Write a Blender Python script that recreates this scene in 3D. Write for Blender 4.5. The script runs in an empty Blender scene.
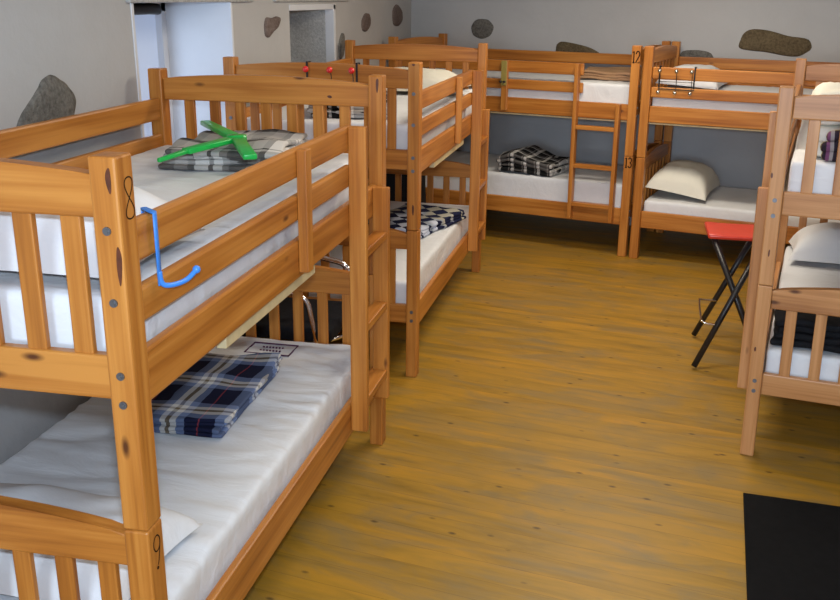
import bpy, bmesh, math, random
from mathutils import Vector, Matrix, noise, geometry
random.seed(7)
SC = bpy.context.scene
COL = SC.collection
# ------------------------------------------------------------------ helpers
def link(name, bm, mat, parent=None, smooth=False, M=None):
    me = bpy.data.meshes.new(name)
    bmesh.ops.recalc_face_normals(bm, faces=bm.faces)
    bm.to_mesh(me); bm.free()
    mats = mat if isinstance(mat, (list, tuple)) else [mat]
    for m in mats: me.materials.append(m)
    if smooth:
        for p in me.polygons: p.use_smooth = True
    o = bpy.data.objects.new(name, me); COL.objects.link(o)
    if parent is not None: o.parent = parent
    if M is not None: o.matrix_local = M
    return o
def tag(o, label, cat, group=None):
    o['label'] = label; o['category'] = cat
    if group: o['group'] = group
    return o
def empty(name, M, label, cat, group=None):
    o = bpy.data.objects.new(name, None); COL.objects.link(o); o.matrix_world = M
    o.empty_display_size = .1
    return tag(o, label, cat, group)
def struct(o):
    o['kind'] = 'structure'; return o
def box(bm, x0, x1, y0, y1, z0, z1, bev=0.004, seg=2):
    v = [bm.verts.new((x, y, z)) for x in (x0, x1) for y in (y0, y1) for z in (z0, z1)]
    f = [(0,1,3,2),(4,6,7,5),(0,4,5,1),(2,3,7,6),(0,2,6,4),(1,5,7,3)]
    fs = [bm.faces.new([v[i] for i in q]) for q in f]
    if bev > 0:
        es = list({e for q in fs for e in q.edges})
        bmesh.ops.bevel(bm, geom=es, offset=bev, segments=seg, affect='EDGES', profile=.5)
    return bm
def prism(bm, pts, axis, a0, a1, bev=0.004):
    """outline pts (2D) extruded along axis 0/1/2 between a0 and a1"""
    def mk(p, a):
        if axis == 0: return (a, p[0], p[1])
        if axis == 1: return (p[0], a, p[1])
        return (p[0], p[1], a)
    A = [bm.verts.new(mk(p, a0)) for p in pts]; B = [bm.verts.new(mk(p, a1)) for p in pts]
    f = [bm.faces.new(A), bm.faces.new(B[::-1])]
    n = len(pts)
    for i in range(n): f.append(bm.faces.new((A[i], A[(i+1) % n], B[(i+1) % n], B[i])))
    if bev > 0:
        es = [e for q in f[:2] for e in q.edges]
        bmesh.ops.bevel(bm, geom=es, offset=bev, segments=2, affect='EDGES', profile=.5)
    return bm
def tube(bm, pts, r, n=10, closed=False, caps=True):
    pts = [Vector(p) for p in pts]; N = len(pts); rings = []
    up = None
    for i, p in enumerate(pts):
        a = pts[(i-1) % N] if (closed or i > 0) else p
        b = pts[(i+1) % N] if (closed or i < N-1) else p
        t = (b - a).normalized()
        if up is None:
            up = Vector((0, 0, 1)) if abs(t.z) < .9 else Vector((1, 0, 0))
        s = t.cross(up)
        if s.length < 1e-5: s = t.orthogonal()
        s.normalize(); up = s.cross(t).normalized()
        rr = r(i/(N-1)) if callable(r) else r
        rings.append([bm.verts.new(p + (s*math.cos(2*math.pi*k/n) + up*math.sin(2*math.pi*k/n))*rr) for k in range(n)])
    R = range(N) if closed else range(N-1)
    for i in R:
        A, B = rings[i], rings[(i+1) % N]
        for k in range(n): bm.faces.new((A[k], A[(k+1) % n], B[(k+1) % n], B[k]))
    if caps and not closed:
        bm.faces.new(rings[0][::-1]); bm.faces.new(rings[-1])
    return bm
def smooth_path(pts, k=6):
    P = [Vector(p) for p in pts]; out = []
    for i in range(len(P)-1):
        a = P[max(i-1, 0)]; b = P[i]; c = P[i+1]; d = P[min(i+2, len(P)-1)]
        for j in range(k):
            t = j/k
            out.append(.5*((2*b) + (c-a)*t + (2*a-5*b+4*c-d)*t*t + (3*b-a-3*c+d)*t**3))
    out.append(P[-1]); return out
def ball(bm, c, r, seg=12, sc=(1, 1, 1)):
    M = Matrix.Translation(c) @ Matrix.Diagonal((r*sc[0], r*sc[1], r*sc[2], 1))
    bmesh.ops.create_uvsphere(bm, u_segments=seg, v_segments=seg//2+2, radius=1, matrix=M)
    return bm
def cyl(bm, c, r, h, axis=2, seg=16):
    R = {0: Matrix.Rotation(math.pi/2, 4, 'Y'), 1: Matrix.Rotation(math.pi/2, 4, 'X'), 2: Matrix.Identity(4)}[axis]
    bmesh.ops.create_cone(bm, cap_ends=True, segments=seg, radius1=r, radius2=r, depth=h, matrix=Matrix.Translation(c) @ R)
    return bm
def rbox(bm, c, size, r, res=.05, disp=None):
    """soft box: rounded edges, gridded faces, disp(x,y,z,n)->offset"""
    h = [s/2 for s in size]
    def lst(hh, rr):
        rr = min(rr, hh*.98); inner = max(1, int(round(2*(hh-rr)/res)))
        a = [-hh, -hh+.12*rr, -hh+.4*rr, -hh+rr]
        m = [-hh+rr + (2*(hh-rr))*i/inner for i in range(1, inner)]
        return a + m + [hh-rr, hh-.4*rr, hh-.12*rr, hh]
    rs = [min(r, x*.98) for x in h]; L = [lst(h[i], rs[i]) for i in range(3)]
    cache = {}
    def vert(i, j, k):
        key = (i, j, k)
        if key in cache: return cache[key]
        p = Vector((L[0][i], L[1][j], L[2][k]))
        q = Vector([max(-h[a]+rs[a], min(h[a]-rs[a], p[a])) for a in range(3)])
        d = p - q
        e = Vector([d[a]/rs[a] for a in range(3)])
        nn = e.normalized() if e.length > 1e-9 else Vector((0, 0, 1))
        w = Vector([nn[a]*rs[a] for a in range(3)]) + q
        if disp: w = w + disp(w, nn)
        cache[key] = bm.verts.new(w + Vector(c)); return cache[key]
    n = [len(x) for x in L]
    for a in range(3):
        b, d = (a+1) % 3, (a+2) % 3
        for side in (0, n[a]-1):
            for j in range(n[b]-1):
                for k in range(n[d]-1):
                    q = []
                    for (jj, kk) in ((j, k), (j+1, k), (j+1, k+1), (j, k+1)):
                        idx = [0, 0, 0]; idx[a] = side; idx[b] = jj; idx[d] = kk
                        q.append(vert(*idx))
                    try: bm.faces.new(q)
                    except ValueError: pass
    return bm
def nz(x, y, z=0.): return noise.noise(Vector((x, y, z)))
def pillow_bm(L, W, T, seed, nx=36, ny=48, crease=.012):
    bm = bmesh.new(); top = []; bot = []
    for i in range(nx+1):
        a = []; b = []
        for j in range(ny+1):
            u = -1+2*i/nx; v = -1+2*j/ny
            pu = 1-.10*(1-v*v)*abs(u)**3; pv = 1-.07*(1-u*u)*abs(v)**3
            x = u*pu*L/2; y = v*pv*W/2
            h = max(0., (1-abs(u)**3.))**.5*max(0., (1-abs(v)**4.))**.5
            k = nz(x*7, y*7, seed)*crease + nz(x*16, y*9, seed+5)*crease*.6
            edge = 1 - (1-abs(u))*(1-abs(v))
            zt = T*.86*h + k*h
            zb = -T*.14*h*1.6
            a.append(bm.verts.new((x, y, zt + T*.14)));
            if i in (0, nx) or j in (0, ny): b.append(a[-1])
            else: b.append(bm.verts.new((x, y, max(zb, -T*.135) + T*.14)))
        top.append(a); bot.append(b)
    for i in range(nx):
        for j in range(ny):
            bm.faces.new((top[i][j], top[i+1][j], top[i+1][j+1], top[i][j+1]))
            q = (bot[i][j], bot[i][j+1], bot[i+1][j+1], bot[i+1][j])
            if len(set(q)) == 4 and not all(x in sum(top, []) for x in ()): 
                try: bm.faces.new(q)
                except ValueError: pass
    return bm
def blanket_bm(L, W, H, layers, seed, wave=.012, shape=None):
    bm = bmesh.new(); th = H/layers
    rnd = random.Random(seed)
    for k in range(layers):
        l = L*(1-rnd.uniform(0, .05)); w = W*(1-rnd.uniform(0, .05))
        ox = rnd.uniform(-.01, .01); oy = rnd.uniform(-.01, .01)
        z = th*(k+.5)
        def dsp(p, n, k=k, ox=ox, oy=oy):
            x, y = p.x+ox, p.y+oy
            f = (k+1)/layers
            dz = wave*f*(nz(x*5, y*5, seed) + .6*nz(x*11, y*11, seed+3)) + wave*.5*nz(x*6, y*6, seed+k*9)
            if k == 0: dz = max(0, dz)
            dx = .02*nz(y*6, seed+k*2.2, 1); dy = .02*nz(x*6, seed+k*3.1, 2)
            v = Vector((dx, dy, dz))
            if shape: v += shape(p, f)
            return v
        rbox(bm, (ox, oy, z), (l, w, th*1.04), th*.5, .03, dsp)
    return bm
# ------------------------------------------------------------------ materials
class NT:
    def __init__(s, name):
        s.m = bpy.data.materials.new(name); s.m.use_nodes = True
        s.t = s.m.node_tree; s.b = s.t.nodes['Principled BSDF']
    def n(s, typ, **kw):
        x = s.t.nodes.new(typ)
        for k, v in kw.items():
            if k.startswith('i_'):
                key = k[2:]; key = int(key) if key.isdigit() else key.replace('_', ' ')
                x.inputs[key].default_value = v
            else: setattr(x, k, v)
        return x
    def l(s, a, b): s.t.links.new(a, b); return s
    def math(s, op, a, b=None, c=None):
        x = s.n('ShaderNodeMath', operation=op)
        for i, v in enumerate((a, b, c)):
            if v is None: continue
            if hasattr(v, 'links') or hasattr(v, 'is_linked'): s.l(v, x.inputs[i])
            else: x.inputs[i].default_value = v
        return x.outputs[0]
    def ramp(s, fac, stops, interp='LINEAR'):
        r = s.n('ShaderNodeValToRGB'); cr = r.color_ramp; cr.interpolation = interp
        while len(cr.elements) < len(stops): cr.elements.new(.5)
        for e, (p, c) in zip(cr.elements, stops):
            e.position = p; e.color = (*c, 1) if len(c) == 3 else c
        s.l(fac, r.inputs[0]); return r.outputs[0]
    def mix(s, fac, a, b, blend='MIX'):
        x = s.n('ShaderNodeMix', data_type='RGBA', blend_type=blend)
        for i, v in ((0, fac), (6, a), (7, b)):
            if hasattr(v, 'is_linked'): s.l(v, x.inputs[i])
            elif i == 0: x.inputs[i].default_value = v
            else: x.inputs[i].default_value = (*v, 1)
        return x.outputs[2]
    def bump(s, h, strength=.3, dist=.01):
        b = s.n('ShaderNodeBump'); b.inputs['Strength'].default_value = strength; b.inputs['Distance'].default_value = dist
        s.l(h, b.inputs['Height']); s.l(b.outputs[0], s.b.inputs['Normal'])
    def coord(s, scale=(1, 1, 1), rot=(0, 0, 0), which='Object', rand=False):
        tc = s.n('ShaderNodeTexCoord'); out = tc.outputs[which]
        if rand:
            oi = s.n('ShaderNodeObjectInfo'); a = s.n('ShaderNodeVectorMath', operation='ADD')
            mu = s.math('MULTIPLY', oi.outputs['Random'], 13.)
            s.l(out, a.inputs[0]); s.l(mu, a.inputs[1]); out = a.outputs[0]
        mp = s.n('ShaderNodeMapping'); mp.inputs['Scale'].default_value = scale; mp.inputs['Rotation'].default_value = rot
        s.l(out, mp.inputs['Vector']); return mp.outputs[0]
    def noise(s, vec, scale, detail=4., rough=.55, dist=0.):
        x = s.n('ShaderNodeTexNoise'); x.inputs['Scale'].default_value = scale; x.inputs['Detail'].default_value = detail
        x.inputs['Roughness'].default_value = rough; x.inputs['Distortion'].default_value = dist
        s.l(vec, x.inputs['Vector']); return x.outputs['Fac']
    def done(s, rough=.5, spec=.5, metal=0., color=None):
        s.b.inputs['Roughness'].default_value = rough; s.b.inputs['Metallic'].default_value = metal
        s.b.inputs['Specular IOR Level'].default_value = spec
        if color is not None:
            if hasattr(color, 'is_linked'): s.l(color, s.b.inputs['Base Color'])
            else: s.b.inputs['Base Color'].default_value = (*color, 1)
        return s.m
def plain(name, col, rough=.5, metal=0., spec=.5, var=.06, scale=30):
    N = NT(name); f = N.noise(N.coord(), scale)
    c = N.ramp(f, [(.3, tuple(x*(1-var) for x in col)), (.7, tuple(min(1, x*(1+var)) for x in col))])
    return N.done(rough, spec, metal, c)
def pine(name, axis, dark, mid, light, knot=(.10, .03, .008)):
    N = NT(name)
    sc = [26, 26, 26]; sc[axis] = 1.3
    g = N.noise(N.coord(tuple(sc), rand=True), 1.0, 3., .5, .4)
    sc2 = [110, 110, 110]; sc2[axis] = 2.2
    g2 = N.noise(N.coord(tuple(sc2), rand=True), 1.0, 2., .5, .1)
    big = N.noise(N.coord((2.2, 2.2, 2.2), rand=True), 1.0, 1.)
    h = N.math('ADD', N.math('MULTIPLY', g, .62), N.math('ADD', N.math('MULTIPLY', g2, .26), N.math('MULTIPLY', big, .26)))
    c = N.ramp(h, [(.40, dark), (.54, mid), (.70, light)])
    ks = [15, 15, 15]; ks[axis] = 5.5
    v = N.n('ShaderNodeTexVoronoi'); N.l(N.coord(tuple(ks), rand=True), v.inputs['Vector']); v.inputs['Scale'].default_value = 1.
    sep = N.n('ShaderNodeSeparateColor'); N.l(v.outputs['Color'], sep.inputs[0])
    pick = N.math('GREATER_THAN', sep.outputs[0], .86)
    near = N.ramp(v.outputs['Distance'], [(.06, (1, 1, 1)), (.17, (0, 0, 0))])
    k = N.math('MULTIPLY', near, pick)
    c = N.mix(k, c, knot)
    N.bump(g2, .04, .002)
    return N.done(.36, .42, 0, c)
def stripes(N, coord, period, stops, off=0.):
    f = N.math('FRACT', N.math('ADD', N.math('DIVIDE', coord, period), off))
    return N.ramp(f, stops, 'CONSTANT')
def plaid(name, px, sx, py, sy, mode='MIX', fac=.5, offx=.5, offy=.5):
    N = NT(name); tc = N.n('ShaderNodeTexCoord'); sp = N.n('ShaderNodeSeparateXYZ'); 
    wv = N.n('ShaderNodeTexNoise'); wv.inputs['Scale'].default_value = 6.
    N.l(tc.outputs['Object'], wv.inputs['Vector'])
    ad = N.n('ShaderNodeVectorMath', operation='MULTIPLY_ADD'); N.l(wv.outputs['Color'], ad.inputs[0])
    ad.inputs[1].default_value = (.03, .03, 0); N.l(tc.outputs['Object'], ad.inputs[2])
    N.l(ad.outputs[0], sp.inputs[0])
    a = stripes(N, sp.outputs[0], px, sx, offx); b = stripes(N, sp.outputs[1], py, sy, offy)
    c = N.mix(fac, a, b, mode)
    f = N.noise(N.coord(), 260., 2.)
    N.bump(f, .25, .003)
    return N.done(.9, .15, 0, c)
PL = dict(dark=(.29, .090, .013), mid=(.45, .158, .024), light=(.585, .238, .046))
PF = dict(dark=(.36, .145, .045), mid=(.50, .225, .078), light=(.62, .31, .125))
PINE = {k: [pine('pine_%s_%d' % (k, a), a, **d) for a in range(3)] for k, d in (('orange', PL), ('pale', PF))}
M = {}
M['cream_wood'] = plain('cream_wood', (.62, .50, .28), .6, var=.12, scale=18)
M['plywood'] = plain('plywood', (.42, .34, .24), .7, var=.1, scale=12)
M['steel'] = plain('steel', (.20, .20, .21), .5, 1., var=.05)
M['chrome'] = plain('chrome', (.8, .8, .82), .12, 1., var=.03)
M['black_metal'] = plain('black_metal', (.014, .013, .014), .35)
M['black_cloth'] = plain('black_cloth', (.010, .010, .012), .85, spec=.2, var=.3)
M['black_rubber'] = plain('black_rubber', (.006, .006, .0065), .85, spec=.12, var=.2)
M['knot'] = plain('dark_knot', (.105, .026, .008), .45, var=.3, scale=60)
M['ink'] = plain('burnt_ink', (.035, .014, .006), .8, spec=.1)
M['stamp'] = plain('stamp_ink', (.10, .035, .08), .8, spec=.1)
M['red'] = plain('red_vinyl', (.62, .045, .022), .32, var=.05)
M['redball'] = plain('red_ball', (.75, .03, .03), .25)
M['silver'] = plain('silver_ball', (.62, .62, .58), .22, 1.)
M['green'] = plain('green_plastic', (.012, .46, .075), .3)
M['blue'] = plain('blue_plastic', (.05, .24, .72), .3)
M['olive'] = plain('olive_wood', (.34, .26, .06), .55)
M['white_paint'] = plain('white_paint', (.72, .74, .78), .5, var=.03, scale=6)
M['dark_box'] = plain('dark_plastic', (.018, .016, .016), .6)
def sheet_mat(name, col, wr=.35):
    N = NT(name)
    f = N.noise(N.coord((9, 3, 6), rand=True), 1., 5., .55, .6)
    c = N.ramp(f, [(.25, tuple(x*.95 for x in col)), (.75, col)])
    N.bump(f, wr, .03)
    return N.done(.75, .25, 0, c)
M['sheet'] = sheet_mat('white_sheet', (.80, .81, .83))
M['pillow'] = sheet_mat('white_pillowcase', (.80, .80, .81), .25)
M['cream'] = sheet_mat('cream_pillowcase', (.82, .79, .68), .25)
def floor_mat():
    N = NT('worn_pine_floor'); ang = math.radians(-10.2)
    v = N.coord((1, 1, 1), (0, 0, -ang), 'Object')
    sp = N.n('ShaderNodeSeparateXYZ'); N.l(v, sp.inputs[0])
    row = N.math('DIVIDE', sp.outputs[1], .105)
    idx = N.math('FLOOR', row); fr = N.math('FRACT', row)
    wn = N.n('ShaderNodeTexWhiteNoise', noise_dimensions='1D'); N.l(idx, wn.inputs['W'])
    sh = N.n('ShaderNodeCombineXYZ'); N.l(N.math('MULTIPLY', wn.outputs['Value'], 9.), sh.inputs[0])
    va = N.n('ShaderNodeVectorMath', operation='ADD'); N.l(v, va.inputs[0]); N.l(sh.outputs[0], va.inputs[1])
    def st(x, y, sc, d=4., r=.55, dist=.3):
        mp = N.n('ShaderNodeMapping'); mp.inputs['Scale'].default_value = (x, y, 1); N.l(va.outputs[0], mp.inputs['Vector'])
        return N.noise(mp.outputs[0], sc, d, r, dist)
    g = st(1.5, 9, 1., 5., .62, .9); g2 = st(4, 60, 1., 3.)
    base = N.ramp(N.math('ADD', N.math('MULTIPLY', g, .85), N.math('MULTIPLY', g2, .15)),
                  [(.32, (.26, .146, .020)), (.5, (.39, .210, .023)), (.68, (.50, .250, .021))])
    tint = N.ramp(wn.outputs['Value'], [(0, (.86, .86, .92)), (.5, (1, 1, 1)), (1, (1.12, 1.02, .82))])
    base = N.mix(.35, base, tint, 'MULTIPLY')
    mpw = N.n('ShaderNodeMapping'); mpw.inputs['Scale'].default_value = (1.3, 4., 1); N.l(v, mpw.inputs['Vector'])
    wear = N.noise(mpw.outputs[0], 1.6, 6., .65, 1.)
    wf = N.ramp(wear, [(.46, (0, 0, 0)), (.68, (.7, .7, .7))])
    base = N.mix(wf, base, (.225, .165, .075))
    vo = N.n('ShaderNodeTexVoronoi'); mp = N.n('ShaderNodeMapping'); mp.inputs['Scale'].default_value = (8, 16, 1)
    N.l(va.outputs[0], mp.inputs['Vector']); N.l(mp.outputs[0], vo.inputs['Vector']); vo.inputs['Scale'].default_value = 1.
    sc = N.n('ShaderNodeSeparateColor'); N.l(vo.outputs['Color'], sc.inputs[0])
    k = N.math('MULTIPLY', N.ramp(vo.outputs['Distance'], [(.05, (.8, .8, .8)), (.16, (0, 0, 0))]), N.math('GREATER_THAN', sc.outputs[0], .55))
    base = N.mix(k, base, (.06, .032, .014))
    ln = N.math('LESS_THAN', fr, .022)
    base = N.mix(N.math('MULTIPLY', ln, .4), base, (.07, .04, .015))
    N.bump(N.math('ADD', N.math('MULTIPLY', ln, -1.), N.math('MULTIPLY', g2, .25)), .15, .004)
    return N.done(.42, .35, 0, base)
def wall_mat(name, col):
    N = NT(name)
    f = N.noise(N.coord(), 1.6, 5., .6, .3); f2 = N.noise(N.coord(), 22., 3.)
    c = N.ramp(f, [(.3, tuple(x*.90 for x in col)), (.7, col)])
    N.bump(N.math('ADD', N.math('MULTIPLY', f2, .4), f), .25, .02)
    return N.done(.9, .15, 0, c)
def stone_mat(name, a, b):
    N = NT(name)
    f = N.noise(N.coord(), 60., 5., .7); f3 = N.noise(N.coord(), 7., 3.)
    c = N.ramp(N.math('ADD', N.math('MULTIPLY', f, .7), N.math('MULTIPLY', f3, .3)), [(.36, a), (.62, b)])
    N.bump(f, .6, .02)
    return N.done(.92, .1, 0, c)
M['wall'] = wall_mat('plaster_wall', (.53, .525, .52))
M['ceiling'] = wall_mat('plaster_ceiling', (.70, .69, .67))
M['floor'] = floor_mat()
M['granite'] = stone_mat('granite', (.09, .085, .075), (.24, .225, .20))
M['brown_stone'] = stone_mat('brown_stone', (.085, .062, .036), (.19, .145, .085))
M['red_stone'] = stone_mat('reddish_stone', (.12, .085, .075), (.24, .19, .17))
M['cement'] = stone_mat('grey_cement', (.40, .40, .395), (.62, .615, .60))
NVY, BLU, CRM, TAN, RED_ = (.008, .010, .032), (.19, .25, .42), (.80, .78, .74), (.22, .17, .10), (.40, .05, .05)
M['navy_plaid'] = plaid('navy_plaid',
    .235, [(0, NVY), (.40, BLU), (.52, CRM), (.60, TAN), (.66, CRM), (.74, BLU), (.88, NVY)],
    .215, [(0, NVY), (.17, RED_), (.188, NVY), (.38, BLU), (.50, CRM), (.60, TAN), (.67, CRM), (.76, BLU), (.92, NVY)], 'MIX', .5)
BLK, GRY, LGT = (.012, .012, .012), (.20, .185, .175), (.74, .72, .69)
M['grey_plaid'] = plaid('grey_plaid',
    .25, [(0, LGT), (.28, GRY), (.36, BLK), (.44, GRY), (.60, LGT), (.68, BLK), (.72, LGT)],
    .25, [(0, GRY), (.18, BLK), (.42, GRY), (.52, LGT), (.64, BLK), (.70, LGT), (.90, BLK)], 'MIX', .5)
M['black_plaid'] = plaid('black_plaid',
    .11, [(0, BLK), (.42, GRY), (.52, BLK), (.62, LGT), (.84, BLK)],
    .11, [(0, BLK), (.40, LGT), (.54, BLK), (.60, GRY), (.80, BLK)], 'MIX', .45)
def argyle():
    N = NT('navy_argyle'); v = N.coord((1, 1, 1), (0, 0, math.radians(38)))
    ck = N.n('ShaderNodeTexChecker'); N.l(v, ck.inputs['Vector']); ck.inputs['Scale'].default_value = 12.
    b = N.noise(N.coord(), 5., 1.)
    lt = N.ramp(b, [(.40, (.62, .66, .78)), (.5, (.30, .34, .42)), (.6, (.42, .40, .33))])
    c = N.mix(ck.outputs['Fac'], (.012, .016, .05), lt)
    N.bump(N.noise(N.coord(), 240., 2.), .25, .003)
    return N.done(.9, .15, 0, c)
M['argyle'] = argyle()
M['tan_blanket'] = plaid('tan_blanket', .5, [(0, (.40, .24, .13)), (.7, (.34, .20, .12))], .13, [(0, (.42, .26, .14)), (.6, (.35, .20, .11)), (.9, (.15, .07, .04))], 'MIX', .6)
M['patterned'] = plaid('patterned_cloth', .07, [(0, (.02, .02, .03)), (.4, (.24, .06, .22)), (.6, (.35, .30, .12)), (.8, (.03, .02, .03))],
                       .05, [(0, (.03, .02, .03)), (.5, (.30, .10, .24)), (.75, (.55, .5, .5))], 'MIX', .5)
# ------------------------------------------------------------------ camera (solved from the photograph)
f, pitch, yaw, roll, HC = 936.64, .3138, .1817, -.0157, 1.8287
cy, sy, cp, sp, cr, sr = math.cos(yaw), math.sin(yaw), math.cos(pitch), math.sin(pitch), math.cos(roll), math.sin(roll)
X0 = Vector((cy, sy, 0)); U0 = Vector((-sp*sy, sp*cy, cp)); FW = Vector((-cp*sy, cp*cy, -sp))
RT = cr*X0 - sr*U0; UP = sr*X0 + cr*U0
cam = bpy.data.cameras.new('camera'); co = bpy.data.objects.new('camera', cam); COL.objects.link(co)
mw = Matrix((( RT.x, UP.x, -FW.x, 0), (RT.y, UP.y, -FW.y, 0), (RT.z, UP.z, -FW.z, HC), (0, 0, 0, 1)))
co.matrix_world = mw
cam.sensor_width = 36; cam.lens = f*36/840; cam.shift_x = -(449.02-420)/840; cam.shift_y = 0
cam.clip_start = .02; SC.camera = co
# ------------------------------------------------------------------ room
XW = -1.93
DR = -.2543                                     # turn of the back wall
bd = Vector((math.cos(DR), math.sin(DR), 0)); bn = Vector((-math.sin(DR), math.cos(DR), 0))
BP = Vector((-1.63, 8.34, 0)) + bn*.02
def on_back(x): return BP + bd*((x-BP.x)/bd.x)
FR = -.1834
fd = Vector((-math.sin(FR), math.cos(FR), 0)); fn = Vector((math.cos(FR), math.sin(FR), 0))
RP = Vector((1.511, 3.571, 0)) + fn*.17
def on_right(y): return RP + fd*((y-RP.y)/fd.y)
ZC = 2.5; YF = -4.2
BL = on_back(XW)
# meeting of back and right wall
den = bd.x*fd.y - bd.y*fd.x
d0 = RP - BP
BR = BP + bd*((d0.x*fd.y - d0.y*fd.x)/den)
RK = on_right(3.3); FRc = Vector((RK.x, YF, 0))
T = .3
def slab(name, pts, z0, z1, mat):
    bm = bmesh.new(); prism(bm, [(p[0], p[1]) for p in pts], 2, z0, z1, 0); return struct(link(name, bm, mat))
slab('floor', [(XW-.5, YF-.3), (FRc.x+.5, YF-.3), (BR.x+.5, BR.y-.2), (BR.x+.4, BR.y+.5), (BL.x-.5, BL.y+.6)], -.08, 0, M['floor'])
slab('ceiling', [(XW-.5, YF-.3), (FRc.x+.5, YF-.3), (BR.x+.5, BR.y-.2), (BR.x+.4, BR.y+.5), (BL.x-.5, BL.y+.6)], ZC, ZC+.08, M['ceiling'])
wall_back = slab('wall_back', [BL-bd*.4, BR+bd*.4, BR+bd*.4+bn*T, BL-bd*.4+bn*T], 0, ZC, M['wall'])
wall_right = slab('wall_right', [FRc, RK, BR, BR+fn*T, RK+fn*T, FRc+Vector((T, 0, 0))], 0, ZC, M['wall'])
slab('wall_front', [(XW-.4, YF), (FRc.x+.3, YF), (FRc.x+.3, YF-.25), (XW-.4, YF-.25)], 0, ZC, M['wall'])
WY0, WY1, WZ0, WZ1 = 3.53, 4.505, .95, 1.785       # window recess
NY0, NY1, NZ0, NZ1 = 5.32, 6.18, .95, 1.765         # blind niche
bm = bmesh.new(); D_ = .38
for (y0, y1, z0, z1) in ((YF, WY0, 0, ZC), (WY0, WY1, 0, WZ0), (WY0, WY1, WZ1, ZC), (WY1, NY0, 0, ZC), (NY0, NY1, 0, NZ0), (NY0, NY1, NZ1, ZC), (NY1, BL.y+.3, 0, ZC)):
    box(bm, XW-D_-.1, XW, y0, y1, z0, z1, 0)
wall_left = struct(link('wall_left', bm, M['wall']))
# white lining of the window recess (far jamb, near jamb, sill) and the concrete lintel over it
bm = bmesh.new()
box(bm, XW-D_, XW+.006, WY1-.02, WY1+.0, WZ0, WZ1, .002); box(bm, XW-D_, XW+.004, WY0, WY0+.02, WZ0, WZ1, .002)
box(bm, XW-D_, XW+.006, WY0+.02, WY1-.02, WZ0, WZ0+.025, .002)
struct(link('trim_1', bm, M['white_paint']))
bm = bmesh.new(); box(bm, XW-D_, XW+.02, WY0-.03, WY1+.25, WZ1, WZ1+.13, .006)
struct(link('trim_2', bm, M['cement']))
# window: frame with two sashes and panes
win = struct(link('window_1', box(bmesh.new(), XW-D_-.03, XW-D_-.005, WY0+.02, WY1-.02, WZ0+.025, WZ1, 0), M['white_paint']))
bm = bmesh.new(); xw = XW-D_
for (y0, y1, z0, z1) in ((WY0+.02, WY0+.07, WZ0+.025, WZ1), (WY1-.07, WY1-.02, WZ0+.025, WZ1), (WY0+.02, WY1-.02, WZ0+.025, WZ0+.08), (WY0+.02, WY1-.02, WZ1-.05, WZ1), (3.98, 4.05, WZ0+.08, WZ1-.05)):
    box(bm, xw-.005, xw+.045, y0, y1, z0, z1, .003)
link('window_frame', bm, M['white_paint'], win)
Ng = NT('frosted_daylight_glass'); Ng.b.inputs['Emission Color'].default_value = (.55, .68, 1, 1); Ng.b.inputs['Emission Strength'].default_value = .28
GL = Ng.done(.25, .5, 0, (.55, .62, .72))
for (y0, y1) in ((WY0+.07, 3.98), (4.05, WY1-.07)):
    link('pane', box(bmesh.new(), xw-.002, xw+.012, y0, y1, WZ0+.08, WZ1-.05, 0), GL, win)
# niche filled with grey cement, with a pale border
bm = bmesh.new(); box(bm, XW-D_+.04, XW-.055, NY1-.03, NY1, NZ0, NZ1-.03, 0); box(bm, XW-D_, XW-D_+.04, NY0, NY1, NZ0, NZ1, 0)
struct(link('trim_3', bm, M['cement']))
bm = bmesh.new(); box(bm, XW-.055, XW+.004, NY1-.03, NY1+.012, NZ0, NZ1, .002); box(bm, XW-D_+.04, XW+.004, NY0, NY1+.012, NZ1-.03, NZ1+.004, .002)
struct(link('trim_4', bm, M['white_paint']))
bm = bmesh.new(); box(bm, XW-.02, XW+.02, NY0-.25, NY1+.3, NZ1+.02, NZ1+.12, .006)
struct(link('trim_5', bm, M['cement']))
# exposed stones in the plaster
def stone(parent, P, ax, up, outl, mat, depth=.012, seed=1):
    """P centre on wall; ax along wall, nrm towards room"""
    nrm = ax.cross(up); bm = bmesh.new()
    pts = []
    n = len(outl)
    for i in range(n):
        for k in range(4):
            a = Vector(outl[i]).lerp(Vector(outl[(i+1) % n]), k/4.); 
            j = 1+.10*nz(a.x*22, a.y*22, seed); pts.append(a*j)
    for _ in range(2): pts = [(pts[i-1]+pts[i]*2+pts[(i+1) % len(pts)])/4 for i in range(len(pts))]
    rings = []
    for s, h in ((1.06, -.02), (1.0, depth*.55), (.86, depth), (.5, depth*1.25)):
        rings.append([bm.verts.new(P + ax*(q.x*s) + up*(q.y*s) + nrm*(h + .004*nz(q.x*30*s, q.y*30*s, seed))) for q in pts])
    for a, b in zip(rings, rings[1:]):
        for i in range(len(pts)): bm.faces.new((a[i], a[(i+1) % len(pts)], b[(i+1) % len(pts)], b[i]))
    bm.faces.new(rings[-1])
    return link('exposed_stone', bm, mat, parent, True)
Z = Vector((0, 0, 1)); LY = Vector((0, 1, 0))       # left wall: ax x up must point to +x
def wstone(pts, mat, sd):
    c = Vector((sum(p[0] for p in pts)/len(pts), sum(p[1] for p in pts)/len(pts)))
    stone(wall_left, Vector((XW, c.x, c.y)), LY, Z, [(p[0]-c.x, p[1]-c.y) for p in pts], mat, seed=sd)
def bstone(pts, mat, sd):
    c = Vector((sum(p[0] for p in pts)/len(pts), sum(p[1] for p in pts)/len(pts)))
    stone(wall_back, BP+bd*c.x+Vector((0, 0, c.y)), bd, Z, [(p[0]-c.x, p[1]-c.y) for p in pts], mat, seed=sd)
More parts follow.
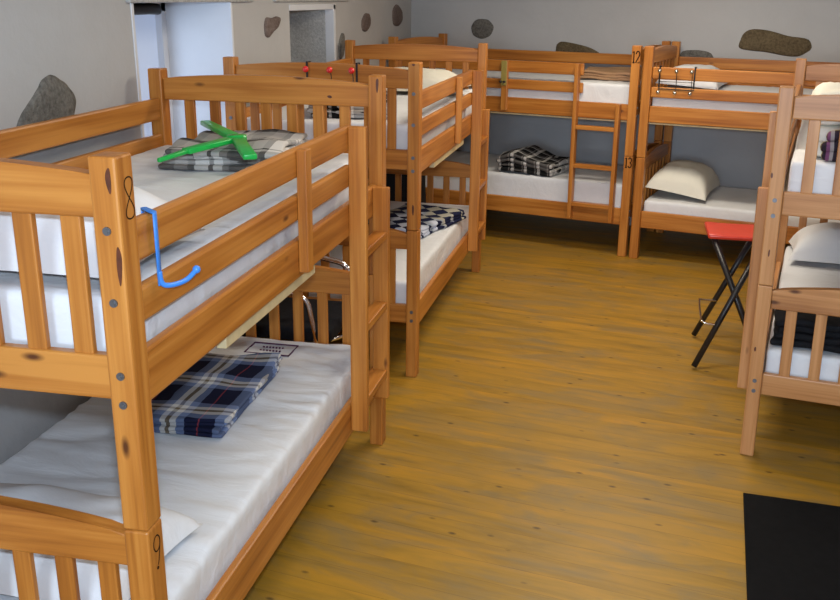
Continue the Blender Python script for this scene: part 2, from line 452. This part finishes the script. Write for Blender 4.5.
wstone([(2.72, 1.395), (2.773, 1.449), (2.861, 1.505), (2.895, 1.54), (2.949, 1.555), (3.015, 1.53), (3.075, 1.48), (3.08, 1.44), (3.04, 1.385), (2.971, 1.34), (2.8, 1.33)], M['granite'], 3)
wstone([(4.933, 1.61), (4.915, 1.656), (4.95, 1.708), (5.03, 1.70), (5.12, 1.71), (5.17, 1.695), (5.132, 1.652), (5.053, 1.632), (4.976, 1.60)], M['red_stone'], 9)
wstone([(6.82, 1.653), (6.91, 1.70), (7.04, 1.695), (7.07, 1.62), (6.943, 1.565), (6.826, 1.585)], M['red_stone'], 5)
wstone([(7.74, 1.715), (7.873, 1.765), (8.07, 1.715), (8.10, 1.625), (7.941, 1.58), (7.748, 1.60)], M['red_stone'], 2)
wstone([(6.245, 1.42), (6.25, 1.52), (6.315, 1.58), (6.371, 1.575), (6.385, 1.479), (6.32, 1.41)], M['granite'], 6)
bstone([(.265, 1.585), (.315, 1.645), (.425, 1.648), (.48, 1.582), (.45, 1.508), (.37, 1.478), (.285, 1.512)], M['granite'], 11)
bstone([(1.04, 1.36), (1.05, 1.45), (1.085, 1.485), (1.206, 1.472), (1.336, 1.445), (1.45, 1.39), (1.4, 1.35)], M['brown_stone'], 12)
bstone([(2.52, 1.48), (2.515, 1.541), (2.565, 1.612), (2.638, 1.63), (2.734, 1.615), (2.86, 1.578), (3.03, 1.568), (3.04, 1.48), (2.967, 1.44), (2.883, 1.433), (2.713, 1.463), (2.587, 1.466)], M['brown_stone'], 13)
bstone([(2.06, 1.35), (2.085, 1.45), (2.227, 1.456), (2.32, 1.44), (2.36, 1.35)], M['granite'], 14)
# ------------------------------------------------------------------ bunk bed (local: x along the bed, ladder end at x=2; y depth, front at 0; z up)
L, W, H, WP, TP, ZJ = 2.0, .954, 1.54, .056, .063, .757
def make_bed(Mw, label, wood, lean=0., hz_=1.54, slats=((7, .1128), (7, .1128)), ledger=(.55, 1.15, .034), brace_x=1.0, numbers=None, bolts=(1.044, 1.106, 1.258, 1.40), knots=()):
    root = empty('bunk_bed', Mw, label, 'bunk bed', 'pine bunk beds around the dormitory')
    px, py, pz = PINE[wood]
    ks = hz_/1.54
    def sh(bm):
        for v in bm.verts:
            v.co.z *= ks; v.co.y += lean*v.co.z
        return bm
    def part(name, bm, mat, par=root, smooth=False): return link(name, sh(bm), mat, par, smooth)
    posts = {}; panels = {}
    for ex in (0, 1):
        x0 = 0 if ex == 0 else L-TP; x1 = x0+TP
        for ey in (0, 1):
            y0 = 0 if ey == 0 else W-WP; y1 = y0+WP
            for ez, (z0, z1) in enumerate(((0, ZJ-.001), (ZJ+.001, H))):
                p = part('corner_post', box(bmesh.new(), x0, x1, y0, y1, z0, z1, .005), pz); posts[ex, ey, ez] = p
                xo = x0 if ex == 0 else x1; sg = -1 if ex == 0 else 1
                for zb in ((.30, .345) if ez == 0 else bolts):
                    b = bmesh.new(); yb = (y0+y1)/2
                    cyl(b, (xo+sg*.001, yb, zb), .0085, .004, 0, 14); cyl(b, (xo+sg*.003, yb, zb), .0045, .003, 0, 6)
                    part('bolt', b, M['steel'], p)
    for ex in (0, 1):
        xc = TP/2 if ex == 0 else L-TP/2
        n, pit = slats[ex]
        for (b0, b1, zb, ze, zm) in ((.28, .374, .658, .735, .775), (1.045, 1.139, 1.42, 1.503, 1.525)):
            bm = bmesh.new(); N_ = 16; y0 = WP; y1 = W-WP
            pts = [(y0, zb), (y1, zb)]
            for i in range(N_+1):
                t = i/N_; pts.append((y1+(y0-y1)*t, ze + (zm-ze)*math.sin(math.pi*t)**.8))
            prism(bm, pts, 0, xc-.017, xc+.017, .005)
            box(bm, xc-.014, xc+.014, y0, y1, b0, b1, .005)
            pan = part('end_panel', bm, py); panels[ex, int(zb > 1)] = pan
            for i in range(n):
                yc = W/2 + (i-(n-1)/2)*pit
                part('slat', box(bmesh.new(), xc-.008, xc+.008, yc-.0215, yc+.0215, b1-.002, zb+.002, .003), pz, pan)
    for (y0, y1, full) in ((.02, .046, False), (W-.046, W-.02, True)):
        xe = L-TP if full else 1.59
        for (z0, z1) in (((1.342, 1.427), (1.214, 1.288)) if full else ((1.315, 1.40), (1.188, 1.262))):
            part('guard_rail', box(bmesh.new(), TP, xe, y0, y1, z0, z1, .007), px)
        for (z0, z1) in ((.236, .362), (1.012, 1.128)):
            part('side_rail', box(bmesh.new(), TP, L-TP, y0, y1, z0, z1, .006), px)
    part('guard_brace', box(bmesh.new(), brace_x, brace_x+.048, -.012, .0195, 1.03, 1.40, .004), pz)
    for z in (.272, 1.06): part('bed_base', box(bmesh.new(), TP+.003, L-TP-.003, .047, W-.047, z, z+.024, 0), M['plywood'])
    part('ledger_strip', box(bmesh.new(), ledger[0], ledger[1], .03, .058, 1.010-ledger[2], 1.010, .003), M['cream_wood'])
    bm = bmesh.new(); box(bm, 1.542, 1.571, -.044, .0195, .256, 1.40, .004); box(bm, 1.859, 1.888, -.044, .0195, .256, 1.13, .004)
    lad = part('ladder', bm, pz)
    for z in (.96, .675, .385): part('rung', box(bmesh.new(), 1.5715, 1.8585, -.040, .014, z-.03, z, .004), px, lad)
    for (key, plane, a, pts) in knots:          # dark knots of the wood, flush inlays
        bm = bmesh.new(); pp = [Vector(p) for p in pts]
        for _ in range(2): pp = [q for i in range(len(pp)) for q in (pp[i]*.75+pp[(i+1) % len(pp)]*.25, pp[i]*.25+pp[(i+1) % len(pp)]*.75)]
        prism(bm, [(p.x, p.y) for p in pp], 0 if plane == 'x' else 1, a-.0008, a+.002, 0)
        part('knot', bm, M['knot'], posts[key] if len(key) == 3 else panels[key])
    for (key, bmn) in (numbers or []): part('number', bmn, M['ink'], posts[key])
    return root
def Mrot(x, y, ang): return Matrix.Translation((x, y, 0)) @ Matrix.Rotation(ang, 4, 'Z')
MA = Mrot(-.922, 1.5615, math.pi/2)
MB_ = Mrot(-.9444, 4.26, math.pi/2-.0081)
MD = Mrot(.0669, 6.8602, DR) @ Matrix.Translation((-2, 0, 0))
ME = Mrot(.0914, 6.8425, -.2406)
FO = Vector((.5734, 3.7447, 0)) + fd*2.0
MF = Mrot(FO.x, FO.y, FR-math.pi/2)
# burnt numbers, on the front face (y=0) of a post
def loop_pts(cx, cz, rx, rz, a0=0, a1=360, n=22): return [(cx+rx*math.cos(math.radians(a0+(a1-a0)*i/n)), -.0004, cz+rz*math.sin(math.radians(a0+(a1-a0)*i/n))) for i in range(n+1)]
def strokes(lines, r):
    bm = bmesh.new()
    for l in lines: tube(bm, l, r, 6)
    for v in bm.verts: v.co.y = -.0004 + (v.co.y+.0004)*.25
    return bm
def eight():
    c, z = .040, 1.457; pts = []
    for i in range(49):
        t = 2*math.pi*i/48; pts.append((c + .0145*math.sin(2*t) * (1.0 if math.cos(t) > 0 else 1.08), -.0004, z + .040*math.cos(t)))
    return strokes([pts], .0017)
def nine():
    c = .032; bm = strokes([loop_pts(c, .712, .0135, .0185), [(c+.0132, -.0004, .709), (c+.008, -.0004, .685), (c+.003, -.0004, .668), (c-.001, -.0004, .660)]], .0018)
    cyl(bm, (c-.003, -.0005, .654), .004, .001, 1, 10); return bm
def digits(s, cx, cz, h):
    w = h*.40; bm = bmesh.new(); r = h*.07
    for i, ch in enumerate(s):
        x = cx + (i-(len(s)-1)/2)*w*.88
        if ch == '1': ls = [[(x, 0, cz-h/2), (x, 0, cz+h/2)], [(x-w*.25, 0, cz-h/2), (x+w*.25, 0, cz-h/2)], [(x-w*.25, 0, cz+h*.36), (x, 0, cz+h/2)]]
        elif ch == '2':
            ls = [[(x-w*.4, 0, cz+h*.25)] + [(x+w*.4*math.cos(math.radians(a)), 0, cz+h*.24+h*.26*math.sin(math.radians(a))) for a in range(165, -40, -20)] + [(x-w*.42, 0, cz-h/2), (x+w*.42, 0, cz-h/2), (x+w*.42, 0, cz-h*.38)]]
        elif ch == '3':
            ls = [[(x+w*.38*math.cos(math.radians(a)), 0, cz+h*.25+h*.25*math.sin(math.radians(a))) for a in range(160, -91, -25)], [(x+w*.42*math.cos(math.radians(a)), 0, cz-h*.24+h*.26*math.sin(math.radians(a))) for a in range(90, -161, -25)]]
        for l in ls: tube(bm, [(a, -.0004, c) for a, b, c in l], r, 6)
    for v in bm.verts: v.co.y = -.0004 + (v.co.y+.0004)*.2
    return bm
bedA = make_bed(MA, 'foreground pine bunk bed on the left with 8 and 9 burnt into its near post', 'orange', -.0072, slats=((8, .1025), (7, .1067)), brace_x=1.017, ledger=(.50, 1.20, .034), knots=[((0, 0, 1), 'x', 0, [(.012, 1.525), (.022, 1.51), (.022, 1.49), (.014, 1.465), (.0105, 1.49)]), ((0, 0, 1), 'x', 0, [(.011, 1.376), (.003, 1.36), (.004, 1.325), (.010, 1.286), (.014, 1.31), (.015, 1.34)]), ((1, 1), 'x', L-TP/2-.017, [(.20, 1.452), (.21, 1.461), (.225, 1.456), (.212, 1.447)]), ((1, 0, 1), 'x', L-TP, [(.014, 1.53), (.026, 1.528), (.025, 1.49), (.02, 1.47), (.015, 1.50)])], numbers=[((0, 0, 1), eight()), ((0, 0, 0), nine())])
bedB = make_bed(MB_, 'middle pine bunk bed on the left with red ball hooks over its end rail', 'orange', -.0073, ledger=(.5, 1.35, .034), knots=[((0, 0, 1), 'x', 0, [(.03, .885), (.02, .88), (.021, .84), (.026, .828), (.031, .85)]), ((0, 0, 1), 'x', 0, [(.038, 1.534), (.022, 1.534), (.024, 1.525), (.034, 1.523)])])
bedD = make_bed(MD, 'pine bunk bed along the back wall marked 12 and 13 with a front ladder', 'orange', 0, 1.52, ledger=(.06, 1.94, .012), brace_x=.966, numbers=[((1, 0, 1), digits('12', 1.969, 1.462, .078)), ((1, 0, 0), digits('13', 1.969, .712, .072))])
bedE = make_bed(ME, 'pine bunk bed by the back wall with a silver ball hook rack', 'orange', 0, 1.52, ledger=(.06, 1.94, .012))
bedF = make_bed(MF, 'pale pinkish pine bunk bed at the right edge behind the black mat', 'pale', -.0119, 1.525, bolts=(1.044, 1.106), knots=[((1, 0, 1), 'x', L, [(.012, 1.21), (.004, 1.215), (.003, 1.195), (.011, 1.19)]), ((1, 0, 1), 'x', L, [(.032, .91), (.026, .905), (.025, .88), (.031, .877)]), ((1, 0, 0), 'x', L, [(.02, .495), (.012, .49), (.013, .475), (.02, .472)])])
# ------------------------------------------------------------------ bedding
def mattress(Mb, ztop, zbot, label, seed, y0=.056, y1=.890, x0=.066, x1=1.934, wr=.004):
    bm = bmesh.new(); c = ((x0+x1)/2, (y0+y1)/2, 0); hgt = ztop-zbot
    def dsp(p, n):
        k = max(0, n.z)
        w = wr*(nz(p.x*15+nz(p.y*3, p.x*3, seed)*2.2, p.y*2.6, seed) + .7*nz(p.x*31+nz(p.y*5, p.x*4, seed)*2, p.y*5, seed+4))
        s_ = .004*nz(p.x*5, p.z*9, seed+p.y) if abs(n.y) > .5 else 0
        return Vector((0, s_, w*k))
    rbox(bm, (0, 0, hgt/2), (x1-x0, y1-y0, hgt), .022, .022, dsp)
    o = link('mattress', bm, M['sheet'], None, True, Mb @ Matrix.Translation((c[0], c[1], zbot+.002)))
    return tag(o, label, 'mattress', 'mattresses in white covers')
mA0 = mattress(MA, .45, .297, 'white covered mattress under the navy plaid blanket in the foreground lower bunk', 1, wr=.010)
mA1 = mattress(MA, 1.245, 1.085, 'white covered mattress under the green hanger in the foreground upper bunk', 2)
mB0 = mattress(MB_, .475, .297, 'white covered mattress under the diamond patterned blanket', 3)
mB1 = mattress(MB_, 1.25, 1.085, 'white covered mattress in the upper bunk with red ball hooks on its end', 4)
mD0 = mattress(MD, .525, .297, 'white covered mattress under the black plaid blanket in the bunk marked 13', 5)
mD1 = mattress(MD, 1.245, 1.072, 'white covered mattress in the upper bunk marked 12', 6)
mE0 = mattress(ME, .43, .294, 'white covered mattress under the plump cream pillow by the back wall', 7)
mE1 = mattress(ME, 1.215, 1.072, 'white covered mattress behind the guard rail with the silver hook rack', 8)
mF0 = mattress(MF, .46, .295, 'white covered mattress in the lower bunk at the right edge', 9)
mF1 = mattress(MF, 1.24, 1.076, 'white covered mattress in the upper bunk at the right edge', 10)
# printed rectangular stamp on the foreground lower mattress
bm = bmesh.new(); sx, sy_, st_ = .118, .19, .0035   # along bed, across
cx, cy_ = 1.805-1.0, .432-.4785
def flat(x0, x1, y0, y1): box(bm, cx+x0, cx+x1, cy_+y0, cy_+y1, .1525, .1575, 0)
flat(-sx/2, sx/2, -sy_/2, -sy_/2+st_); flat(-sx/2, sx/2, sy_/2-st_, sy_/2); flat(-sx/2, -sx/2+st_, -sy_/2, sy_/2); flat(sx/2-st_, sx/2, -sy_/2, sy_/2)
for k, xx in enumerate((-.018, .018)):
    for j in range(7): flat(xx-.003, xx+.003, -.045+j*.0135, -.045+j*.0135+.007)
link('printed_label', bm, M['stamp'], mA0)
def thing(name, bm, mat, Mx, label, cat, group=None, smooth=True):
    return tag(link(name, bm, mat, None, smooth, Mx), label, cat, group)
def at(Mb, x, y, z, rz=0, ry=0, rx=0): return Mb @ Matrix.Translation((x, y, z)) @ Matrix.Rotation(rz, 4, 'Z') @ Matrix.Rotation(ry, 4, 'Y') @ Matrix.Rotation(rx, 4, 'X')
PG = 'pillows on the bunks'
thing('pillow', pillow_bm(.44, .76, .17, 1), M["pillow"], at(MA, .29, .44, 1.252, .05), 'white pillow behind the slats at the near end of the upper bunk marked 8', 'pillow', PG)
thing('pillow', pillow_bm(.42, .68, .13, 2), M['pillow'], at(MA, .285, .46, .458, -.04), 'white pillow behind the post marked 9 on the foreground lower bunk', 'pillow', PG)
thing('pillow', pillow_bm(.45, .68, .20, 3), M['cream'], at(ME, .27, .46, .460, .0, .13), 'plump cream pillow on the lower bunk by the back wall', 'pillow', PG)
thing('pillow', pillow_bm(.44, .74, .14, 4), M['pillow'], at(ME, .275, .48, 1.232, .03, .06), 'white pillow behind the silver ball hook rack', 'pillow', PG)
thing('pillow', pillow_bm(.44, .80, .20, 5), M['pillow'], at(MF, .31, .47, .466, .03), 'white pillow on the lower bunk at the right edge of the photo', 'pillow', PG)
thing('pillow', pillow_bm(.56, .82, .135, 6), M['cream'], at(MB_, 1.63, .48, 1.257, .02), 'big cream pillow at the far end of the upper bunk with red ball hooks', 'pillow', PG)
BG = 'folded blankets on the bunks'
def curl(p, fr):
    d = max(0, (p.x-.18)/.14)*max(0, (p.y+.0)*-1+.02)/.17 if p.y < 0 else 0
    return Vector((-.02*d, 0, .03*d*fr))
thing('blanket', blanket_bm(.60, .345, .055, 4, 3, .010, curl), M['navy_plaid'], at(MA, 1.285, .46, .461, .03), 'navy and white plaid blanket folded on the foreground lower bunk', 'blanket', BG)
thing('blanket', blanket_bm(.50, .42, .07, 4, 8, .018), M['grey_plaid'], at(MA, 1.655, .455, 1.251, .12), 'grey and black plaid blanket under the green hanger', 'blanket', BG)
thing('blanket', blanket_bm(.66, .44, .055, 3, 12, .014), M['argyle'], at(MB_, 1.25, .32, .481, -.28), 'navy and pale blue diamond patterned blanket on the middle left lower bunk', 'blanket', BG)
def hump(p, fr): return Vector((0, 0, .035*fr*math.exp(-((p.x+.10)/.09)**2) - .03*fr*max(0, p.x)/.2))
thing('blanket', blanket_bm(.46, .42, .12, 4, 21, .02, hump), M['black_plaid'], at(MD, 1.155, .27, .536, -.05), 'black and grey plaid blanket folded on the lower bunk by the back wall', 'blanket', BG)
thing('blanket', blanket_bm(.42, .40, .085, 4, 25, .016), M['black_plaid'], at(MB_, .36, .42, 1.256, .2), 'dark plaid blanket behind the slats of the middle left upper bunk', 'blanket', BG)
thing('blanket', blanket_bm(.46, .50, .06, 3, 27, .012), M['tan_blanket'], at(MD, 1.66, .52, 1.251, .05), 'tan brown blanket folded on the upper bunk marked 12', 'blanket', BG)
thing('blanket', blanket_bm(.44, .82, .115, 4, 33, .02), M['black_cloth'], at(MF, 1.68, .47, .470, .0), 'black blanket behind the lower end slats at the right edge', 'blanket', BG)
thing('duvet', blanket_bm(.42, .74, .25, 4, 41, .03), M['cream'], at(MF, 1.66, .47, 1.25, .0), 'cream folded duvet behind the upper end slats at the right edge', 'duvet')
thing('scarf', blanket_bm(.045, .26, .125, 3, 45, .02), M['patterned'], at(MF, 1.905, .29, 1.246, .0), 'purple and black patterned cloth beside the cream duvet', 'scarf')
# green plastic hanger lying on the grey plaid blanket
bm = bmesh.new(); zt = 1.33
def arm(p0, p1, w0, w1, th=.012):
    a, b = Vector(p0), Vector(p1); d = (b-a).normalized(); s = d.cross(Z).normalized(); u = s.cross(d)
    vs = []
    for p, w in ((a, w0), (b, w1)):
        for (i, j) in ((-1, -1), (1, -1), (1, 1), (-1, 1)): vs.append(bm.verts.new(p + s*(i*w/2) + u*(j*th/2)))
    F = [bm.faces.new([vs[i] for i in q]) for q in ((0, 1, 2, 3), (7, 6, 5, 4), (0, 4, 5, 1), (1, 5, 6, 2), (2, 6, 7, 3), (3, 7, 4, 0))]
    bmesh.ops.bevel(bm, geom=list({e for q in F for e in q.edges}), offset=.004, segments=2, affect='EDGES', profile=.5)
hub = (1.50, .395, 1.350)
arm(hub, (1.25, .465, 1.340), .046, .036, .018); arm((1.255, .464, 1.340), (1.12, .494, 1.330), .024, .014, .014)
arm(hub, (1.78, .64, 1.360), .048, .038, .018)
arm(hub, (1.20, .225, 1.340), .046, .044, .018)
cyl(bm, hub, .034, .022, 2, 20)
thing('clothes_hanger', bm, M['green'], MA, 'bright green plastic hanger lying on the grey plaid blanket', 'hanger')
# blue hook over the guard rail
bm = bmesh.new()
xh = .150
box(bm, xh-.007, xh+.007, .0105, .0145, 1.25, 1.405, .0012, 1)
arm((xh+.030, .0535, 1.4045), (xh, .0125, 1.4035), .014, .013, .0035)
box(bm, xh+.023, xh+.037, .0525, .0552, 1.375, 1.405, .0008, 1)
pts = smooth_path([(xh, .012, 1.28), (xh+.002, .011, 1.258), (xh+.010, .004, 1.248), (xh+.035, -.010, 1.246), (xh+.060, -.020, 1.250), (xh+.082, -.028, 1.262)], 6)
tube(bm, pts, .0058, 8); ball(bm, (xh+.084, -.029, 1.264), .009, 10)
for v in bm.verts: v.co.y -= .0125
thing('hook', bm, M['blue'], MA, 'blue plastic hook hanging over the guard rail beside the burnt 8', 'hook')
# wire racks with ball hooks
def rack(Mx, mat, label, y_face, ztop, thick):
    """local: x along rail, -y out of the face; ztop rail top"""
    root = empty('hook_rack', Mx, label, 'hook rack')
    bm = bmesh.new()
    for x in (-.12, .12):
        for (y0, y1, z0, z1) in ((y_face-.004, y_face-.0015, -.14, .006), (y_face-.004, y_face+thick+.004, .002, .006), (y_face+thick+.0015, y_face+thick+.004, -.02, .006)):
            box(bm, x-.005, x+.005, y0, y1, z0, z1, .0008, 1)
    tube(bm, [(-.125, y_face-.006, -.15), (.125, y_face-.006, -.15)], .003, 8)
    tube(bm, [(-.125, y_face-.006, -.10), (.125, y_face-.006, -.10)], .002, 8)
    for x in (-.115, 0, .105):
        tube(bm, smooth_path([(x, y_face-.03, -.03), (x, y_face-.014, -.05), (x, y_face-.008, -.09), (x, y_face-.008, -.15), (x, y_face-.014, -.165), (x, y_face-.03, -.172)], 4), .0022, 8)
    link('wire_frame', bm, M['black_metal'], root)
    for x in (-.115, 0, .105):
        for z in (-.027, -.172): link('ball', ball(bmesh.new(), (x, y_face-.036, z), .0145, 14), mat, root, True)
    return root
rack(ME @ Matrix.Translation((.236, 0, 1.386)), M['silver'], 'wire hook rack with six silver balls on the back wall guard rail', .02, 0, .026)
rack(MB_ @ Matrix.Translation((.0135, .41, 1.5245)) @ Matrix.Rotation(-math.pi/2, 4, 'Z'), M['redball'], 'wire hook rack with red balls over the arched end rail', .0, 0, .0365)
# two-knob hook on the back-wall bed
root = empty('knob_hook', MD @ Matrix.Translation((.99, -.013, 1.29)), 'olive wooden hanger strip with two black knobs on the bunk marked 12', 'hook')
bm = bmesh.new(); box(bm, -.022, .022, -.012, 0, -.09, .09, .003); link('back_board', bm, M['olive'], root)
for x in (-.013, .013):
    bm = bmesh.new(); cyl(bm, (x, -.02, -.062), .005, .02, 1, 10); ball(bm, (x, -.034, -.062), .0105, 12); link('knob', bm, M['black_metal'], root, True)
# ------------------------------------------------------------------ floor things
bm = bmesh.new(); Mm = Matrix.Translation((.552, 3.399, 0)) @ Matrix.Rotation(math.radians(-5), 4, 'Z')
rbox(bm, (.43, -.65, .004), (.86, 1.3, .008), .003, .12)
thing('floor_mat', bm, M['black_rubber'], Mm, 'black rubber mat on the floor in the lower right corner', 'mat', None, False)
# folding bar stool
root = empty('folding_stool', Matrix.Translation((0, 0, 0)), 'folding stool with a red seat and black crossed legs', 'stool')
root.location = (.60, 4.94, 0); O = Vector(root.location)
def sub(p): return (p[0]-O.x, p[1]-O.y, p[2])
bm = bmesh.new(); rbox(bm, (0, .03, .680), (.29, .30, .030), .013, .05, lambda p, n: Vector((0, 0, -.006*max(0, n.z)*(1-(p.x/.15)**2))))
link('seat', bm, M['red'], root, True)
def leg(y, a, b):
    bm = bmesh.new(); tube(bm, [sub((a[0], y[0], a[1])), sub((b[0], y[1], b[1]))], .0155, 12); link('leg', bm, M['black_metal'], root, True)
leg((4.69, 4.83), (.438, .0155), (.730, .66)); leg((5.19, 5.10), (.467, .0155), (.730, .66))
leg((4.705, 4.845), (.785, .0155), (.490, .66)); leg((5.165, 5.08), (.785, .0155), (.49, .66))
bm = bmesh.new()
tube(bm, [sub((.730, 4.83, .66)), sub((.730, 5.10, .66))], .012, 10); tube(bm, [sub((.49, 4.845, .66)), sub((.49, 5.08, .66))], .012, 10)
tube(bm, [sub((.612, 4.78, .39)), sub((.612, 5.13, .39))], .007, 10); tube(bm, [sub((.725, 4.735, .155)), sub((.725, 5.15, .155))], .010, 10)
link('cross_bar', bm, M['black_metal'], root, True)
bm = bmesh.new()
tube(bm, smooth_path([sub(q) for q in ((.545, 4.735, .235), (.49, 4.735, .240), (.463, 4.74, .248), (.459, 4.76, .249), (.461, 4.92, .250), (.470, 5.10, .250), (.474, 5.12, .25), (.50, 5.13, .245), (.565, 5.145, .239))], 5), .0055, 10)
link('foot_rest', bm, M['chrome'], root, True)
# chrome and black chair between the two left beds
root = empty('tubular_chair', Matrix.Translation((-1.42, 3.9, 0)), 'black chair with chrome tube frame between the two left bunk beds', 'chair')
bm = bmesh.new(); rbox(bm, (.0, 0, .40), (.44, .42, .07), .025, .06); link('seat', bm, M['black_cloth'], root, True)
bm = bmesh.new(); rbox(bm, (-.215, 0, .60), (.05, .40, .30), .02, .06); link('backrest', bm, M['black_cloth'], root, True)
bm = bmesh.new()
tube(bm, smooth_path([(-.24, .24, .70), (-.19, .10, .80), (-.18, -.03, .775), (.126, -.05, .715), (.215, -.05, .697), (.248, -.05, .675), (.258, -.05, .635), (.262, -.04, .40), (.262, -.04, .06), (.262, -.04, .012)], 7), .0125, 10)
tube(bm, smooth_path([(-.22, .22, .012), (-.23, .22, .40), (-.235, .235, .66), (-.235, .22, .74), (-.235, -.10, .76), (-.22, -.2, .70), (-.05, -.21, .61), (.05, -.2, .588), (.09, -.2, .572), (.115, -.2, .54), (.128, -.2, .48), (.145, -.2, .38), (.17, -.2, .12), (.18, -.2, .012)], 7), .0115, 10)
tube(bm, [(-.2, -.205, .36), (.15, -.205, .36)], .009, 10); tube(bm, [(-.2, .205, .36), (.25, .205, .36)], .009, 10)
tube(bm, [(.262, -.04, .36), (.15, -.2, .36)], .009, 10); tube(bm, [(-.2, -.2, .36), (-.2, .2, .36)], .009, 10); tube(bm, [(-.21, -.2, .36), (-.22, -.2, .012)], .010, 10)
tube(bm, [(.25, .2, .36), (.25, .2, .012)], .010, 10)
link('tube_frame', bm, M['chrome'], root, True)
# invented bag, added to darken the gap behind the second bed
root = empty('filler_bag', Matrix.Translation((-1.62, 6.72, 0)), 'black bag shape added to fill the dark gap behind the middle left bunk bed', 'bag')
bm = bmesh.new(); rbox(bm, (0, 0, .33), (.36, .24, .66), .05, .06, lambda p, n: Vector((.008*nz(p.z*6, p.y*5, 3), .008*nz(p.x*6, p.z*5, 4), 0))); link('body', bm, M['black_cloth'], root, True)
bm = bmesh.new(); tube(bm, smooth_path([(-.07, 0, .655), (-.065, 0, .70), (0, 0, .715), (.065, 0, .70), (.07, 0, .655)], 5), .009, 8); link('handle', bm, M['black_rubber'], root, True)
# blind box above the window
bm = bmesh.new(); rbox(bm, (0, 0, 0), (.06, .66, .05), .018, .06, lambda p, n: Vector((0, 0, .006*nz(p.y*14, 2, 1))))
thing('roller_blind', bm, M['dark_box'], Matrix.Translation((XW-.25, 3.90, 1.752)), 'rolled dark blind under the lintel at the top of the window', 'blind')
# ------------------------------------------------------------------ light
def light(name, typ, loc, power, col, **kw):
    l = bpy.data.lights.new(name, typ); l.energy = power; l.color = col
    for k, v in kw.items(): setattr(l, k, v)
    o = bpy.data.objects.new(name, l); COL.objects.link(o); o.location = loc; return o
fl = light('camera_flash', 'AREA', Vector((0, 0, HC)) + UP*.11, 42., (.66, .81, 1.0), shape='RECTANGLE', size=.08, size_y=.05)
fl.rotation_euler = mw.to_euler()
for (x, y, e) in ((-.1, 2.4, 12.), (-.1, 4.4, 26.), (.1, 6.1, 26.)):
    light('ceiling_lamp', 'AREA', (x, y, ZC-.03), e, (1.0, .90, .74), shape='RECTANGLE', size=1.1, size_y=.3)
wl = light('window_and_fill_light', 'AREA', (XW-D_+.06, (WY0+WY1)/2, (WZ0+WZ1)/2), 2.6, (.62, .78, 1.0), shape='RECTANGLE', size=.8, size_y=.7)
wl.rotation_euler = (math.pi/2, 0, -math.pi/2)
rear_fill = light('window_and_fill_light', 'AREA', (-.35, YF+.1, 1.65), 165., (.66, .81, 1.0), shape='RECTANGLE', size=1.8, size_y=1.3)  # fill light added behind the camera; the front wall has no window
rear_fill.rotation_euler = (math.pi/2, 0, 0)
w = bpy.data.worlds.new('world'); SC.world = w; w.use_nodes = True
w.node_tree.nodes['Background'].inputs[0].default_value = (.6, .75, 1, 1); w.node_tree.nodes['Background'].inputs[1].default_value = .4
SC.view_settings.view_transform = 'Standard'; SC.view_settings.look = 'None'; SC.view_settings.exposure = 0; SC.view_settings.gamma = 1
SC.cycles.max_bounces = 8; SC.cycles.diffuse_bounces = 4
